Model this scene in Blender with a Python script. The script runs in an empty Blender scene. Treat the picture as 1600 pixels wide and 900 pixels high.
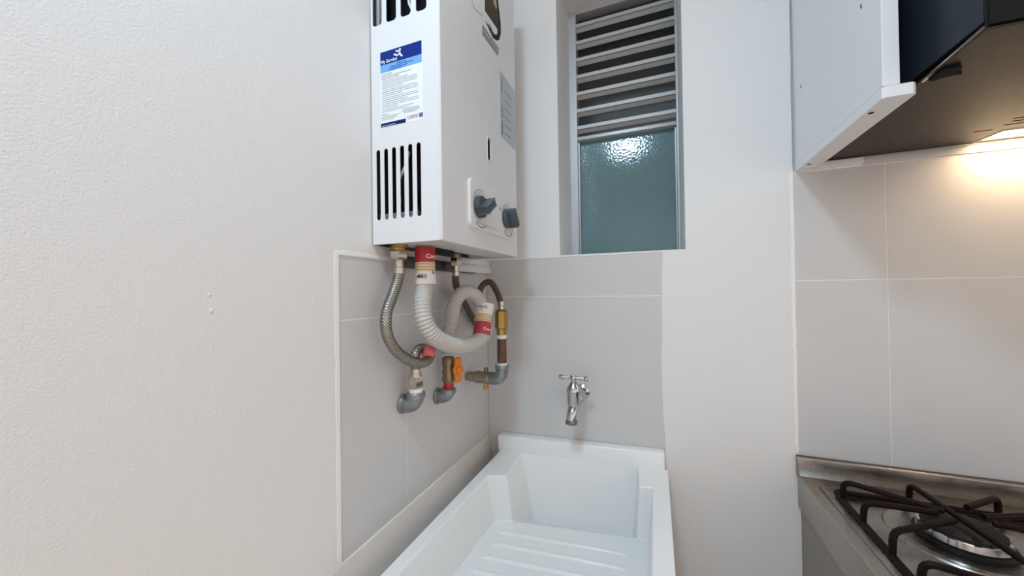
import bpy, bmesh, math, random
from mathutils import Vector, Matrix
from mathutils.geometry import tessellate_polygon

random.seed(7)
S = bpy.context.scene
COL = S.collection
H = 1.32                      # height of the camera above the kitchen floor (metres)

# ------------------------------------------------------------------ camera
CAM_R = ((0.93058577, 0.36579261, -0.01434904),      # right
         (-0.01649007, 0.00272938, -0.99986030),     # down
         (-0.36570234, 0.93069239, 0.00857187))      # forward
FPX = 568.6456
cd = bpy.data.cameras.new('camera'); cam = bpy.data.objects.new('camera', cd); COL.objects.link(cam)
cd.sensor_width = 36.0; cd.lens = FPX / 1600 * 36.0; cd.clip_start = 0.01
r_, d_, f_ = (Vector(v) for v in CAM_R)
m = Matrix((r_, -d_, -f_)).transposed().to_4x4(); m.translation = Vector((0, 0, H))
cam.matrix_world = m
S.camera = cam

# ------------------------------------------------------------------ world, exposure
w = bpy.data.worlds.new('world'); S.world = w; w.use_nodes = True
bg = w.node_tree.nodes['Background']
bg.inputs[0].default_value = (1.0, 0.905, 0.845, 1); bg.inputs[1].default_value = 1.12
S.view_settings.view_transform = 'Standard'; S.view_settings.look = 'None'
S.view_settings.gamma = 1.0; S.view_settings.use_curve_mapping = False
S.view_settings.exposure = 0.0
CEIL_LAMP_STRENGTH = 104.0
HOOD_LAMP_STRENGTH = 34.0
PANE_TILT = 1.1

# ------------------------------------------------------------------ materials
def mat(name, col, rough=0.5, metal=0.0, bump=None, var=None, spec=0.5, coat=0.0, emit=None, trans=0.0, brushed=None):
    """bump=(scale, strength)  var=(scale, amount)  brushed=(sx,sy,sz)"""
    M = bpy.data.materials.new(name); M.use_nodes = True
    nt = M.node_tree; b = nt.nodes['Principled BSDF']
    b.inputs['Base Color'].default_value = (*col, 1); b.inputs['Roughness'].default_value = rough
    b.inputs['Metallic'].default_value = metal; b.inputs['Specular IOR Level'].default_value = spec
    b.inputs['Coat Weight'].default_value = coat; b.inputs['Transmission Weight'].default_value = trans
    tc = nt.nodes.new('ShaderNodeTexCoord')
    def noise(scale, detail=3, stretch=None):
        n = nt.nodes.new('ShaderNodeTexNoise'); n.inputs['Scale'].default_value = scale
        n.inputs['Detail'].default_value = detail
        if stretch:
            mp = nt.nodes.new('ShaderNodeMapping'); mp.inputs['Scale'].default_value = stretch
            nt.links.new(tc.outputs['Object'], mp.inputs[0]); nt.links.new(mp.outputs[0], n.inputs['Vector'])
        else:
            nt.links.new(tc.outputs['Object'], n.inputs['Vector'])
        return n
    if var:
        n = noise(var[0]); mx = nt.nodes.new('ShaderNodeMix'); mx.data_type = 'RGBA'
        mx.inputs[6].default_value = (*[c * (1 - var[1]) for c in col], 1)
        mx.inputs[7].default_value = (*[min(1, c * (1 + var[1])) for c in col], 1)
        nt.links.new(n.outputs['Fac'], mx.inputs[0]); nt.links.new(mx.outputs[2], b.inputs['Base Color'])
    if bump:
        n = noise(bump[0]); bp = nt.nodes.new('ShaderNodeBump'); bp.inputs['Strength'].default_value = bump[1]
        bp.inputs['Distance'].default_value = 0.002
        nt.links.new(n.outputs['Fac'], bp.inputs['Height']); nt.links.new(bp.outputs[0], b.inputs['Normal'])
    if brushed:
        n = noise(40, 4, brushed); mr = nt.nodes.new('ShaderNodeMapRange')
        mr.inputs['To Min'].default_value = rough * 0.75; mr.inputs['To Max'].default_value = rough * 1.35
        nt.links.new(n.outputs['Fac'], mr.inputs[0]); nt.links.new(mr.outputs[0], b.inputs['Roughness'])
        bp = nt.nodes.new('ShaderNodeBump'); bp.inputs['Strength'].default_value = 0.006; bp.inputs['Distance'].default_value = 0.001
        nt.links.new(n.outputs['Fac'], bp.inputs['Height']); nt.links.new(bp.outputs[0], b.inputs['Normal'])
    if emit:
        b.inputs['Emission Color'].default_value = (*emit[0], 1); b.inputs['Emission Strength'].default_value = emit[1]
    return M

PLASTER = mat('painted_plaster', (0.80, 0.795, 0.785), 0.6, bump=(430, 0.26), spec=0.25)
PAINTW = mat('fresh_white_paint', (0.89, 0.885, 0.87), 0.5, bump=(200, 0.3), spec=0.3)
CEILM = mat('ceiling_paint', (0.85, 0.85, 0.84), 0.7)
FLOORM = mat('floor_tile', (0.80, 0.60, 0.45), 0.4, var=(6, 0.1))
TILE = mat('glazed_tile', (0.62, 0.612, 0.605), 0.33, var=(9, 0.03), bump=(500, 0.06))
GROUT = mat('white_grout', (0.84, 0.83, 0.81), 0.8)
MORTAR = mat('mortar', (0.72, 0.69, 0.65), 0.75, bump=(90, 0.25), var=(30, 0.06))
ENAMEL = mat('white_enamel', (0.755, 0.76, 0.77), 0.3, coat=0.0)
PLASTIC_W = mat('white_plastic', (0.80, 0.80, 0.79), 0.4)
PLATE = mat('control_plate_plastic', (0.76, 0.755, 0.745), 0.4)
DARK = mat('dark_interior', (0.006, 0.007, 0.009), 0.7, spec=0.1)
DKSTEEL = mat('dark_steel', (0.10, 0.09, 0.08), 0.5, 0.6)
STEELGREY = mat('grey_sheet_steel', (0.42, 0.42, 0.44), 0.4, 0.8)
BLUEGREY = mat('blue_grey_plastic', (0.075, 0.10, 0.125), 0.4, spec=0.3)
NAVY = mat('label_navy', (0.004, 0.026, 0.215), 0.6, spec=0.15)
NAVY2 = mat('label_dark_navy', (0.003, 0.016, 0.12), 0.6, spec=0.15)
SKYB = mat('label_sky_blue', (0.16, 0.40, 0.80), 0.4)
MIDB = mat('label_mid_blue', (0.06, 0.14, 0.36), 0.4)
PAPER = mat('label_paper', (0.84, 0.86, 0.87), 0.45)
INKW = mat('white_ink', (0.88, 0.89, 0.9), 0.5)
INKG = mat('grey_ink', (0.38, 0.41, 0.45), 0.6)
INKD = mat('dark_ink', (0.05, 0.06, 0.07), 0.6)
INKR = mat('red_ink', (0.45, 0.10, 0.14), 0.6)
SILVER = mat('silver_label', (0.50, 0.54, 0.58), 0.35, 0.15, var=(25, 0.08))
SILVERD = mat('silver_label_print', (0.27, 0.30, 0.34), 0.4, 0.3)
DECALBR = mat('decal_brown', (0.06, 0.038, 0.015), 0.5, spec=0.2, var=(60, 0.6))
DECALBK = mat('decal_black', (0.006, 0.008, 0.013), 0.5, spec=0.2)
DECALGR = mat('decal_grey', (0.24, 0.245, 0.26), 0.4)
DECALGOLD = mat('decal_gold', (0.45, 0.38, 0.14), 0.4)
BRASS = mat('brass', (0.36, 0.235, 0.075), 0.33, 0.9, var=(60, 0.25))
BRASSDK = mat('aged_brass', (0.27, 0.20, 0.12), 0.4, 0.8, var=(70, 0.3))
BRONZE = mat('dull_brass', (0.36, 0.31, 0.24), 0.42, 0.7, var=(70, 0.15))
NICKEL = mat('nickel_nut', (0.50, 0.46, 0.40), 0.25, 1.0, var=(50, 0.15))
GALV = mat('galvanised_iron', (0.27, 0.30, 0.31), 0.34, 0.7, bump=(130, 0.3), var=(60, 0.3))
RUSTY = mat('rusty_nipple', (0.13, 0.065, 0.035), 0.5, 0.3, var=(80, 0.5), bump=(150, 0.4))
TEFLON = mat('white_thread_tape', (0.80, 0.79, 0.77), 0.7)
REDTAPE = mat('red_tape', (0.45, 0.015, 0.02), 0.4)
PINKTAG = mat('pink_red_tag', (0.74, 0.17, 0.18), 0.5)
ORANGE = mat('orange_handle', (0.72, 0.22, 0.015), 0.4)
YELLOW = mat('yellow_handle', (0.55, 0.30, 0.06), 0.45)
GASHOSE = mat('gas_hose', (0.12, 0.085, 0.065), 0.5, 0.2, bump=(300, 0.4))
CORRU = mat('corrugated_plastic', (0.53, 0.515, 0.48), 0.42)
SLEEVE = mat('sleeve_paper', (0.82, 0.80, 0.79), 0.5)
SLRED = mat('sleeve_red', (0.42, 0.018, 0.03), 0.45)
SLPINK = mat('sleeve_crimson', (0.46, 0.045, 0.07), 0.45)
SLYEL = mat('sleeve_yellow', (0.62, 0.42, 0.12), 0.5)
SINKM = mat('white_sink_plastic', (0.90, 0.90, 0.89), 0.22, spec=0.5, bump=(120, 0.03))
CHROME = mat('chrome', (0.56, 0.55, 0.57), 0.16, 1.0)
CHROMEDK = mat('worn_chrome', (0.22, 0.24, 0.22), 0.35, 0.9)
STEEL = mat('brushed_steel', (0.40, 0.37, 0.34), 0.27, 1.0, brushed=(1, 12, 12), var=(5, 0.05))
WIRE = mat('dark_enamel_wire', (0.012, 0.005, 0.005), 0.45, 0.0, spec=0.1)
CAPM = mat('burner_cap', (0.011, 0.012, 0.012), 0.5, spec=0.3)
SIDEP = mat('cabinet_side_laminate', (0.27, 0.25, 0.222), 0.45, var=(14, 0.08))
MELAM = mat('white_melamine', (0.81, 0.82, 0.835), 0.38)
HOODST = mat('hood_steel', (0.045, 0.034, 0.026), 0.42, 0.25, spec=0.25, brushed=(12, 1, 1))
HOODBK = mat('hood_black_glass', (0.006, 0.007, 0.009), 0.35, spec=0.15)
HOODNV = mat('hood_side_panel', (0.018, 0.024, 0.034), 0.4, spec=0.3)
ALU = mat('aluminium_frame', (0.55, 0.56, 0.58), 0.42, 0.35)
SLATM = mat('louvre_slat', (0.47, 0.47, 0.47), 0.45, 0.25)
SHAFT = mat('shaft_wall', (0.50, 0.53, 0.53), 0.8)
LENS = mat('hood_lamp_lens', (1, 0.9, 0.75), 0.4, emit=((1.0, 0.72, 0.42), HOOD_LAMP_STRENGTH))
LAMPD = mat('lamp_diffuser', (1, 1, 1), 0.4, emit=((0.56, 0.80, 1.0), CEIL_LAMP_STRENGTH))

def braid_material():
    M = mat('braided_steel', (0.50, 0.48, 0.44), 0.27, 1.0)
    nt = M.node_tree; b = nt.nodes['Principled BSDF']
    uv = nt.nodes.new('ShaderNodeUVMap'); uv.uv_map = 'uv'
    outs = []
    for a in (0.62, -0.62):
        mp = nt.nodes.new('ShaderNodeMapping'); mp.inputs['Rotation'].default_value = (0, 0, a)
        wv = nt.nodes.new('ShaderNodeTexWave'); wv.inputs['Scale'].default_value = 84
        nt.links.new(uv.outputs[0], mp.inputs[0]); nt.links.new(mp.outputs[0], wv.inputs[0]); outs.append(wv)
    mm = nt.nodes.new('ShaderNodeMath'); mm.operation = 'MULTIPLY'
    nt.links.new(outs[0].outputs['Fac'], mm.inputs[0]); nt.links.new(outs[1].outputs['Fac'], mm.inputs[1])
    bp = nt.nodes.new('ShaderNodeBump'); bp.inputs['Strength'].default_value = 0.55; bp.inputs['Distance'].default_value = 0.0015
    nt.links.new(mm.outputs[0], bp.inputs['Height']); nt.links.new(bp.outputs[0], b.inputs['Normal'])
    mx = nt.nodes.new('ShaderNodeMix'); mx.data_type = 'RGBA'
    mx.inputs[6].default_value = (0.23, 0.215, 0.185, 1); mx.inputs[7].default_value = (0.62, 0.595, 0.53, 1)
    nt.links.new(mm.outputs[0], mx.inputs[0]); nt.links.new(mx.outputs[2], b.inputs['Base Color'])
    return M
BRAID = braid_material()

def pane_material():
    M = mat('textured_teal_glass', (0.145, 0.275, 0.295), 0.07, spec=0.6, trans=0.25)
    nt = M.node_tree; b = nt.nodes['Principled BSDF']
    tc = nt.nodes.new('ShaderNodeTexCoord')
    n = nt.nodes.new('ShaderNodeTexVoronoi'); n.inputs['Scale'].default_value = 140
    nt.links.new(tc.outputs['Object'], n.inputs['Vector'])
    bp = nt.nodes.new('ShaderNodeBump'); bp.inputs['Strength'].default_value = 0.09; bp.inputs['Distance'].default_value = 0.002
    nt.links.new(n.outputs['Distance'], bp.inputs['Height']); nt.links.new(bp.outputs[0], b.inputs['Normal'])
    return M
GLASS = pane_material()

# ------------------------------------------------------------------ helpers
def obj(name, bm, material, parent=None, smooth=35, loc=None, weld=False):
    """bmesh given in camera-height coordinates -> ONE mesh object, origin at its parent's base (or loc)"""
    bmesh.ops.recalc_face_normals(bm, faces=bm.faces[:])
    me = bpy.data.meshes.new(name)
    base = parent_base(parent) if parent else Vector(loc or (0, 0, 0)) + Vector((0, 0, H))
    for v in bm.verts: v.co = v.co + Vector((0, 0, H)) - base
    bm.to_mesh(me); bm.free()
    me.materials.append(material)
    if smooth:
        for p in me.polygons: p.use_smooth = True
        me.set_sharp_from_angle(angle=math.radians(smooth))
    o = bpy.data.objects.new(name, me); COL.objects.link(o)
    if parent: o.parent = parent
    else: o.location = base
    return o
def parent_base(p):
    b = Vector((0, 0, 0))
    while p: b += p.location; p = p.parent
    return b
def tag(o, label, cat, group=None):
    o['label'] = label; o['category'] = cat
    if group: o['group'] = group
    return o
def thing(name, loc, label, cat, group=None):
    o = bpy.data.objects.new(name, None); COL.objects.link(o); o.empty_display_size = 0.05
    o.location = Vector(loc) + Vector((0, 0, H)); return tag(o, label, cat, group)
def struct(o): o['kind'] = 'structure'; return o
def B(): return bmesh.new()

def ray(px, py):
    a, b = (px - 800) / FPX, (py - 450) / FPX
    return r_ * a + d_ * b + f_
def PX(px, py, x): d = ray(px, py); return d * (x / d.x)      # point of the place on the plane x = const
def PY(px, py, y): d = ray(px, py); return d * (y / d.y)
def PZ(px, py, z): d = ray(px, py); return d * (z / d.z)

def box(bm, x0, x1, y0, y1, z0, z1, bev=0.0, seg=2):
    r = bmesh.ops.create_cube(bm, size=1.0)
    vs = r['verts']
    for v in vs:
        v.co = Vector((x0 + (v.co.x + .5) * (x1 - x0), y0 + (v.co.y + .5) * (y1 - y0), z0 + (v.co.z + .5) * (z1 - z0)))
    if bev:
        es = list({e for v in vs for e in v.link_edges})
        bmesh.ops.bevel(bm, geom=es, offset=bev, segments=seg, affect='EDGES', profile=0.5)
    return bm
def obox(bm, c, u, v, n, su, sv, sn, bev=0.0):
    """oriented box centred at c"""
    r = bmesh.ops.create_cube(bm, size=1.0); vs = r['verts']
    u, v, n = Vector(u).normalized(), Vector(v).normalized(), Vector(n).normalized()
    for q in vs:
        a = q.co.copy(); q.co = Vector(c) + u * a.x * su + v * a.y * sv + n * a.z * sn
    if bev:
        bmesh.ops.bevel(bm, geom=list({e for q in vs for e in q.link_edges}), offset=bev, segments=2, affect='EDGES', profile=0.5)
    return bm
def basis(d):
    d = Vector(d).normalized()
    a = Vector((0, 0, 1)) if abs(d.z) < 0.9 else Vector((1, 0, 0))
    u = d.cross(a).normalized(); return u, d.cross(u).normalized(), d
def lathe(bm, o, d, prof, n=20, twist=0.0):
    u, v, d = basis(d); o = Vector(o); rings = []
    for r, h in prof:
        if r < 1e-6: rings.append([bm.verts.new(o + d * h)])
        else: rings.append([bm.verts.new(o + d * h + (u * math.cos(t) + v * math.sin(t)) * r)
                            for t in (twist + 2 * math.pi * i / n for i in range(n))])
    for a, b in zip(rings, rings[1:]):
        for i in range(n):
            j = (i + 1) % n
            if len(a) == 1 and len(b) == 1: continue
            if len(a) == 1: bm.faces.new((a[0], b[i], b[j]))
            elif len(b) == 1: bm.faces.new((a[i], a[j], b[0]))
            else: bm.faces.new((a[i], a[j], b[j], b[i]))
    return bm
def rod(bm, a, b, r, n=16, ch=None):
    a, b = Vector(a), Vector(b); L = (b - a).length; c = min(r * .18, L * .3) if ch is None else ch
    return lathe(bm, a, b - a, [(0, 0), (r - c, 0), (r, c), (r, L - c), (r - c, L), (0, L)], n)
def spline(pts, per=8):
    P = [Vector(p) for p in pts]; P = [P[0] * 2 - P[1]] + P + [P[-1] * 2 - P[-2]]; out = []
    for i in range(1, len(P) - 2):
        a, b, c, d = P[i - 1:i + 3]
        for k in range(per):
            t = k / per
            out.append(.5 * ((2 * b) + (c - a) * t + (2 * a - 5 * b + 4 * c - d) * t * t + (3 * b - a - 3 * c + d) * t ** 3))
    out.append(P[-2]); return out
def resample(pts, step):
    out = [pts[0]]; acc = 0.0
    for a, b in zip(pts, pts[1:]):
        L = (b - a).length; s = step - acc
        while s <= L:
            out.append(a.lerp(b, s / L)); s += step
        acc = (acc + L) % step if L else acc
    return out
def tube(bm, pts, r, n=12, caps=True):
    """r: number or function of (index, length along)"""
    pts = [Vector(p) for p in pts]; uvl = bm.loops.layers.uv.get('uv') or bm.loops.layers.uv.new('uv')
    t0 = (pts[1] - pts[0]).normalized(); u, v, _ = basis(t0); rings = []; s = 0; ss = []
    for i, p in enumerate(pts):
        t = ((pts[min(i + 1, len(pts) - 1)] - pts[max(i - 1, 0)])).normalized()
        ax = t0.cross(t)
        if ax.length > 1e-7:
            q = Matrix.Rotation(t0.angle(t), 3, ax.normalized()); u = q @ u; v = q @ v
        t0 = t
        if i: s += (p - pts[i - 1]).length
        rr = r(i, s) if callable(r) else r
        rings.append([bm.verts.new(p + (u * math.cos(a) + v * math.sin(a)) * rr) for a in (2 * math.pi * k / n for k in range(n))]); ss.append((s, rr))
    for k, (a, b) in enumerate(zip(rings, rings[1:])):
        for i in range(n):
            j = (i + 1) % n; f = bm.faces.new((a[i], a[j], b[j], b[i]))
            c = 2 * math.pi * 0.0105 / n
            for lp, q in zip(f.loops, ((ss[k][0], i * c), (ss[k][0], (i + 1) * c), (ss[k + 1][0], (i + 1) * c), (ss[k + 1][0], i * c))): lp[uvl].uv = q
    if caps: bm.faces.new(rings[0]); bm.faces.new(rings[-1][::-1])
    return bm
def rrect(x0, x1, y0, y1, r, k=5):
    out = []
    for cx, cy, a0 in ((x1 - r, y1 - r, 0), (x0 + r, y1 - r, 90), (x0 + r, y0 + r, 180), (x1 - r, y0 + r, 270)):
        for i in range(k + 1):
            a = math.radians(a0 + 90 * i / k); out.append((cx + r * math.cos(a), cy + r * math.sin(a)))
    return out
def circ(cx, cy, r, n=28): return [(cx + r * math.cos(2 * math.pi * i / n), cy + r * math.sin(2 * math.pi * i / n)) for i in range(n)]
def area2(l): return sum(a[0] * b[1] - b[0] * a[1] for a, b in zip(l, l[1:] + l[:1]))
def plate(bm, loops, o, u, v, n, th, ch=0.0):
    """flat plate: outer loop and holes in (u, v), front at o + n*th, back at o, front rim chamfered by ch"""
    o, u, v, n = Vector(o), Vector(u), Vector(v), Vector(n)
    L = [list(loops[0]) if area2(list(loops[0])) > 0 else list(loops[0])[::-1]]
    for h in loops[1:]: L.append(list(h) if area2(list(h)) < 0 else list(h)[::-1])
    def inset(l):
        if not ch: return l
        out = []
        for i, p in enumerate(l):
            a, b = l[i - 1], l[(i + 1) % len(l)]
            e1 = Vector((p[0] - a[0], p[1] - a[1])); e2 = Vector((b[0] - p[0], b[1] - p[1]))
            n1 = Vector((-e1.y, e1.x)).normalized(); n2 = Vector((-e2.y, e2.x)).normalized()
            q = (n1 + n2); q = q.normalized() * (ch / max(.4, q.length / 2)) if q.length > 1e-6 else n1 * ch
            out.append((p[0] + q.x, p[1] + q.y))
        return out
    P = lambda q, h: bm.verts.new(o + u * q[0] + v * q[1] + n * h)
    flat = []; backs = []
    for l in L:
        fr = [P(q, th) for q in inset(l)]; md = [P(q, th - ch) for q in l] if ch else fr; bk = [P(q, 0) for q in l]
        k = len(l)
        for i in range(k):
            j = (i + 1) % k
            if ch: bm.faces.new((fr[i], fr[j], md[j], md[i]))
            bm.faces.new((md[i], md[j], bk[j], bk[i]))
        flat += fr; backs += bk
    tris = tessellate_polygon([[Vector((q[0], q[1], 0)) for q in l] for l in L])
    for t in tris:
        try: bm.faces.new([flat[i] for i in t])
        except ValueError: pass
        try: bm.faces.new([backs[i] for i in t])
        except ValueError: pass
    return bm
def text_mesh(s, size, font_shear=0.0):
    """lettering as flat triangles in (x, y), baseline at the origin"""
    c = bpy.data.curves.new('lettering', 'FONT'); c.body = s; c.size = size; c.shear = font_shear; c.resolution_u = 3; c.offset = size * 0.015
    o = bpy.data.objects.new('lettering', c); COL.objects.link(o)
    dg = bpy.context.evaluated_depsgraph_get(); me = bpy.data.meshes.new_from_object(o.evaluated_get(dg))
    bpy.data.objects.remove(o); bpy.data.curves.remove(c)
    V = [tuple(v.co[:2]) for v in me.vertices]; F = [tuple(p.vertices) for p in me.polygons]
    bpy.data.meshes.remove(me); return V, F
def put_text(bm, tm, fn):
    vs = [bm.verts.new(fn(*p)) for p in tm[0]]
    for f in tm[1]:
        try: bm.faces.new([vs[i] for i in f])
        except ValueError: pass
    return bm
def wob(p, q, n, amp, fix=True):
    """points from p to q (q left out) with a hand-made waver"""
    P, Q = Vector(p), Vector(q); d = (Q - P).normalized(); nn = Vector((-d.y, d.x)); out = []
    for i in range(n):
        a = 0 if i == 0 else random.uniform(-amp, amp); v = P.lerp(Q, i / n) + nn * a; out.append((v.x, v.y))
    return out

# ================================================================== THE SETTING
XL = -0.474        # left wall plane, YB back wall plane
YB = 1.0
ZF, ZC = -H, 1.06
bm = B(); box(bm, -0.62, 2.6, -2.6, 1.2, ZF - 0.08, ZF); struct(obj('floor', bm, FLOORM, smooth=0))
bm = B(); box(bm, -0.62, 2.6, -2.6, 1.2, ZC, ZC + 0.08); struct(obj('ceiling', bm, CEILM, smooth=0))

# left wall: masonry core, plaster coat with a ragged edge around the tile patch, tiles
bm = B(); box(bm, -0.62, XL - 0.006, -2.6, YB + 0.15, ZF, ZC); wall_left = struct(obj('wall_left', bm, GROUT, smooth=0))
TL0, TLt, TLb = 0.4435, 0.0616, -0.432
bm = B()
outer = [(-2.6, ZF), (YB, ZF), (YB, TLb)] + wob((YB, TLb), (TL0, TLb), 14, 0.0012)[1:] + wob((TL0, TLb), (TL0, TLt), 40, 0.0014) + \
        wob((TL0, TLt), (YB, TLt), 20, 0.0012) + [(YB, TLt), (YB, ZC), (-2.6, ZC)]
plate(bm, [outer], (XL - 0.006, 0, 0), (0, 1, 0), (0, 0, 1), (1, 0, 0), 0.0075, 0.0012)
obj('plaster', bm, PLASTER, wall_left, smooth=0)
def tile(parent, ax, a0, a1, z0, z1, g=0.0010, gv=0.0003):
    bm = B()
    if ax == 'L': box(bm, XL - 0.006, XL, a0 + gv, a1 - gv, z0 + g, z1 - g, 0.0006, 1)
    else: box(bm, a0 + gv, a1 - gv, YB, YB + 0.006, z0 + g, z1 - g, 0.0006, 1)
    return obj('tile', bm, TILE, parent, smooth=0)
JL = -0.0436
bm = B()   # fresh white cutting-in paint around the tile patch
plate(bm, [wob((TL0 - .0012, TLb - .002), (TL0 - .0012, TLt + .0015), 30, .0002) + [(TL0 - .0012, TLt + .0015)] + wob((TL0, TLt + .0014), (.62, TLt + .0012), 12, .0002) + wob((.62, TLt + .0075), (TL0 - .009, TLt + .0085), 14, .0010) + wob((TL0 - .0095, TLt + .008), (TL0 - .0085, TLb - .004), 34, .0013)], (XL + .0010, 0, 0), (0, 1, 0), (0, 0, 1), (1, 0, 0), .0011, .0004)
obj('paint_edge', bm, PAINTW, wall_left, smooth=0)
bm = B(); box(bm, XL - .006, XL - .0005, TL0 - .004, YB, TLb - .004, TLt + .004); obj('grout', bm, GROUT, wall_left, smooth=0)
tile(wall_left, 'L', TL0 - .004, YB, JL, TLt + .004)
tile(wall_left, 'L', TL0 - .004, 0.612, TLb - .004, JL); tile(wall_left, 'L', 0.612, YB, TLb - .004, JL)
for px, py, s in ((327, 460, 1), (330, 485, 1.2), (331, 545, .8), (491, 472, 1.1), (337, 645, .7), (273, 690, .6), (522, 560, .7), (527, 640, .8), (523, 680, 1.), (531, 878, .7)):
    p = PX(px, py, XL + 0.0015); bm = B()
    lathe(bm, p - Vector((.0005, 0, 0)), (1, 0, 0), [(.0022 * s, 0), (.0019 * s, .0007 * s), (.001 * s, .0012 * s), (0, .0014 * s)], 8)
    for v in bm.verts:
        if v.co.z < p.z: v.co.z = p.z + (v.co.z - p.z) * 1.9
    obj('paint_drip', bm, PLASTER, wall_left)

# back wall: core with window opening, plaster coat, tiles
WX0, WX1, WZ0, WZ1 = -0.2468, 0.0718, 0.0985, 0.893
TBt, TBr = 0.0918, 0.0148
KX = 0.2955
bm = B()
plate(bm, [[(-0.62, ZF), (2.6, ZF), (2.6, ZC), (-0.62, ZC)], [(WX0, WZ0), (WX1, WZ0), (WX1, WZ1), (WX0, WZ1)]],
      (0, YB + 0.20, 0), (1, 0, 0), (0, 0, 1), (0, -1, 0), 0.194)
wall_back = struct(obj('wall_back', bm, PLASTER, smooth=0))
bm = B()
for a0, a1, z0, z1 in ((XL, TBr + .004, -0.80, TBt + .004), (KX - .004, 2.6, -0.46, 0.262)):
    box(bm, a0, a1, YB + 0.0005, YB + 0.006, z0, z1)
obj('grout', bm, GROUT, wall_back, smooth=0)
bm = B()
edge = [(TBr, -0.80)] + wob((TBr, -0.80), (TBr + .002, -0.40), 12, 0.001)[1:] + wob((TBr + .002, -0.40), (TBr - .004, -.2), 10, 0.0012) + wob((TBr - .004, -.2), (TBr + .003, TBt), 14, 0.0012) + \
       wob((TBr + .003, TBt), (XL, TBt), 24, 0.0010) + [(XL, TBt)]
outer = edge + [(XL, ZC), (KX, ZC)] + wob((KX, ZC), (KX, -0.49), 60, 0.0009) + [(KX, -0.49), (2.6, -0.49), (2.6, ZF), (XL, ZF), (XL, -0.80)]
plate(bm, [outer, [(WX0, WZ0), (WX1, WZ0), (WX1, WZ1), (WX0, WZ1)]], (0, YB + 0.006, 0), (1, 0, 0), (0, 0, 1), (0, -1, 0), 0.0078, 0.0014)
obj('plaster', bm, PLASTER, wall_back, smooth=0)
JB = -0.0168
for a0, a1, z0, z1 in ((XL, -0.3555, JB, TBt + .003), (-0.3555, TBr + .003, JB, TBt + .003), (XL, -0.3555, -0.80, JB), (-0.3555, TBr + .003, -0.80, JB)):
    tile(wall_back, 'B', a0, a1, z0, z1)
JK = 0.0142
bm = B()
plate(bm, [wob((KX - .0012, -.372), (KX - .0012, .258), 30, .0002) + wob((KX - .0012, .258), (KX - .0085, .262), 2, 0) + wob((KX - .0085, .262), (KX - .0075, -.372), 40, .0012)], (0, YB - .0012, 0), (1, 0, 0), (0, 0, 1), (0, -1, 0), .0011, .0004)
obj('paint_edge', bm, PAINTW, wall_back, smooth=0)
for a0, a1 in ((KX - .003, 0.4555), (0.4555, 0.8555), (0.8555, 1.2555), (1.2555, 1.6555)):
    tile(wall_back, 'B', a0, a1, JK, 0.2585, gv=.0009); tile(wall_back, 'B', a0, a1, -0.46, JK, gv=.0006)
# white sealing strips over the kitchen tiles, under the hood
bm = B(); box(bm, 0.318, 0.4175, YB - 0.008, YB + 0.006, 0.2605, 0.2745, 0.0012); struct(obj('trim_1', bm, PLASTIC_W))
bm = B(); box(bm, 0.4185, 1.65, YB - 0.003, YB + 0.006, 0.259, 0.2745, 0.001); struct(obj('trim_2', bm, TILE))
# mortar fillet along the left wall beside the sink
bm = B()
prof = [(XL - .004, -0.4325), (XL + .0025, -0.4335), (XL + .006, -0.46), (XL + .014, -0.50), (XL + .028, -0.545), (XL + .050, -0.575), (XL + .050, -0.62), (XL - .004, -0.62)]
ys = [0.10 + i * 0.05 for i in range(19)]
rows = [[bm.verts.new((x + random.uniform(-.0008, .0008), y, z)) for x, z in prof] for y in ys]
for a, b in zip(rows, rows[1:]):
    for i in range(len(prof) - 1): bm.faces.new((a[i], a[i + 1], b[i + 1], b[i]))
bm.faces.new(rows[0]); bm.faces.new(rows[-1][::-1])
struct(obj('trim_3', bm, MORTAR, smooth=60))

# window: frame, louvre slats, glass pane; air shaft behind, roofed over to keep it dark
YW = 1.155
bm = B(); box(bm, -0.50, 0.40, YB + 0.62, YB + 0.66, -0.3, ZC); box(bm, -0.54, -0.50, YB + .2, YB + .66, -.3, ZC); box(bm, .40, .44, YB + .2, YB + .66, -.3, ZC)
box(bm, -.54, .44, YB + .2, YB + .66, ZC, ZC + .04); box(bm, -.54, .44, YB + .2, YB + .66, -.34, -.3)  # unseen roof and floor added so outside light stays out of the shaft
struct(obj('wall_shaft', bm, SHAFT, smooth=0))
bm = B()
box(bm, WX0, -0.2225, YW, YW + 0.035, WZ0, WZ1, 0.001, 1); box(bm, 0.0655, WX1, YW, YW + 0.035, WZ0, WZ1, 0.001, 1)
box(bm, -0.2225, 0.0655, YW, YW + 0.035, WZ1 - 0.012, WZ1, 0.001, 1); box(bm, -0.2225, 0.0655, YW, YW + 0.035, WZ0, WZ0 + 0.008, 0.001, 1)
window = struct(obj('window_1', bm, ALU))
bm = B(); box(bm, -0.2225, -0.2165, YW + .008, YW + .03, WZ0 + .008, .478, .0008, 1); box(bm, 0.0605, 0.0655, YW + .008, YW + .03, WZ0 + .008, .478, .0008, 1)
obj('sash_frame', bm, STEELGREY, window)
bm = B(); box(bm, -0.2225, 0.0655, YW - 0.003, YW + 0.03, 0.4755, 0.4865, 0.0012); obj('rail', bm, ALU, window)
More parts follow.
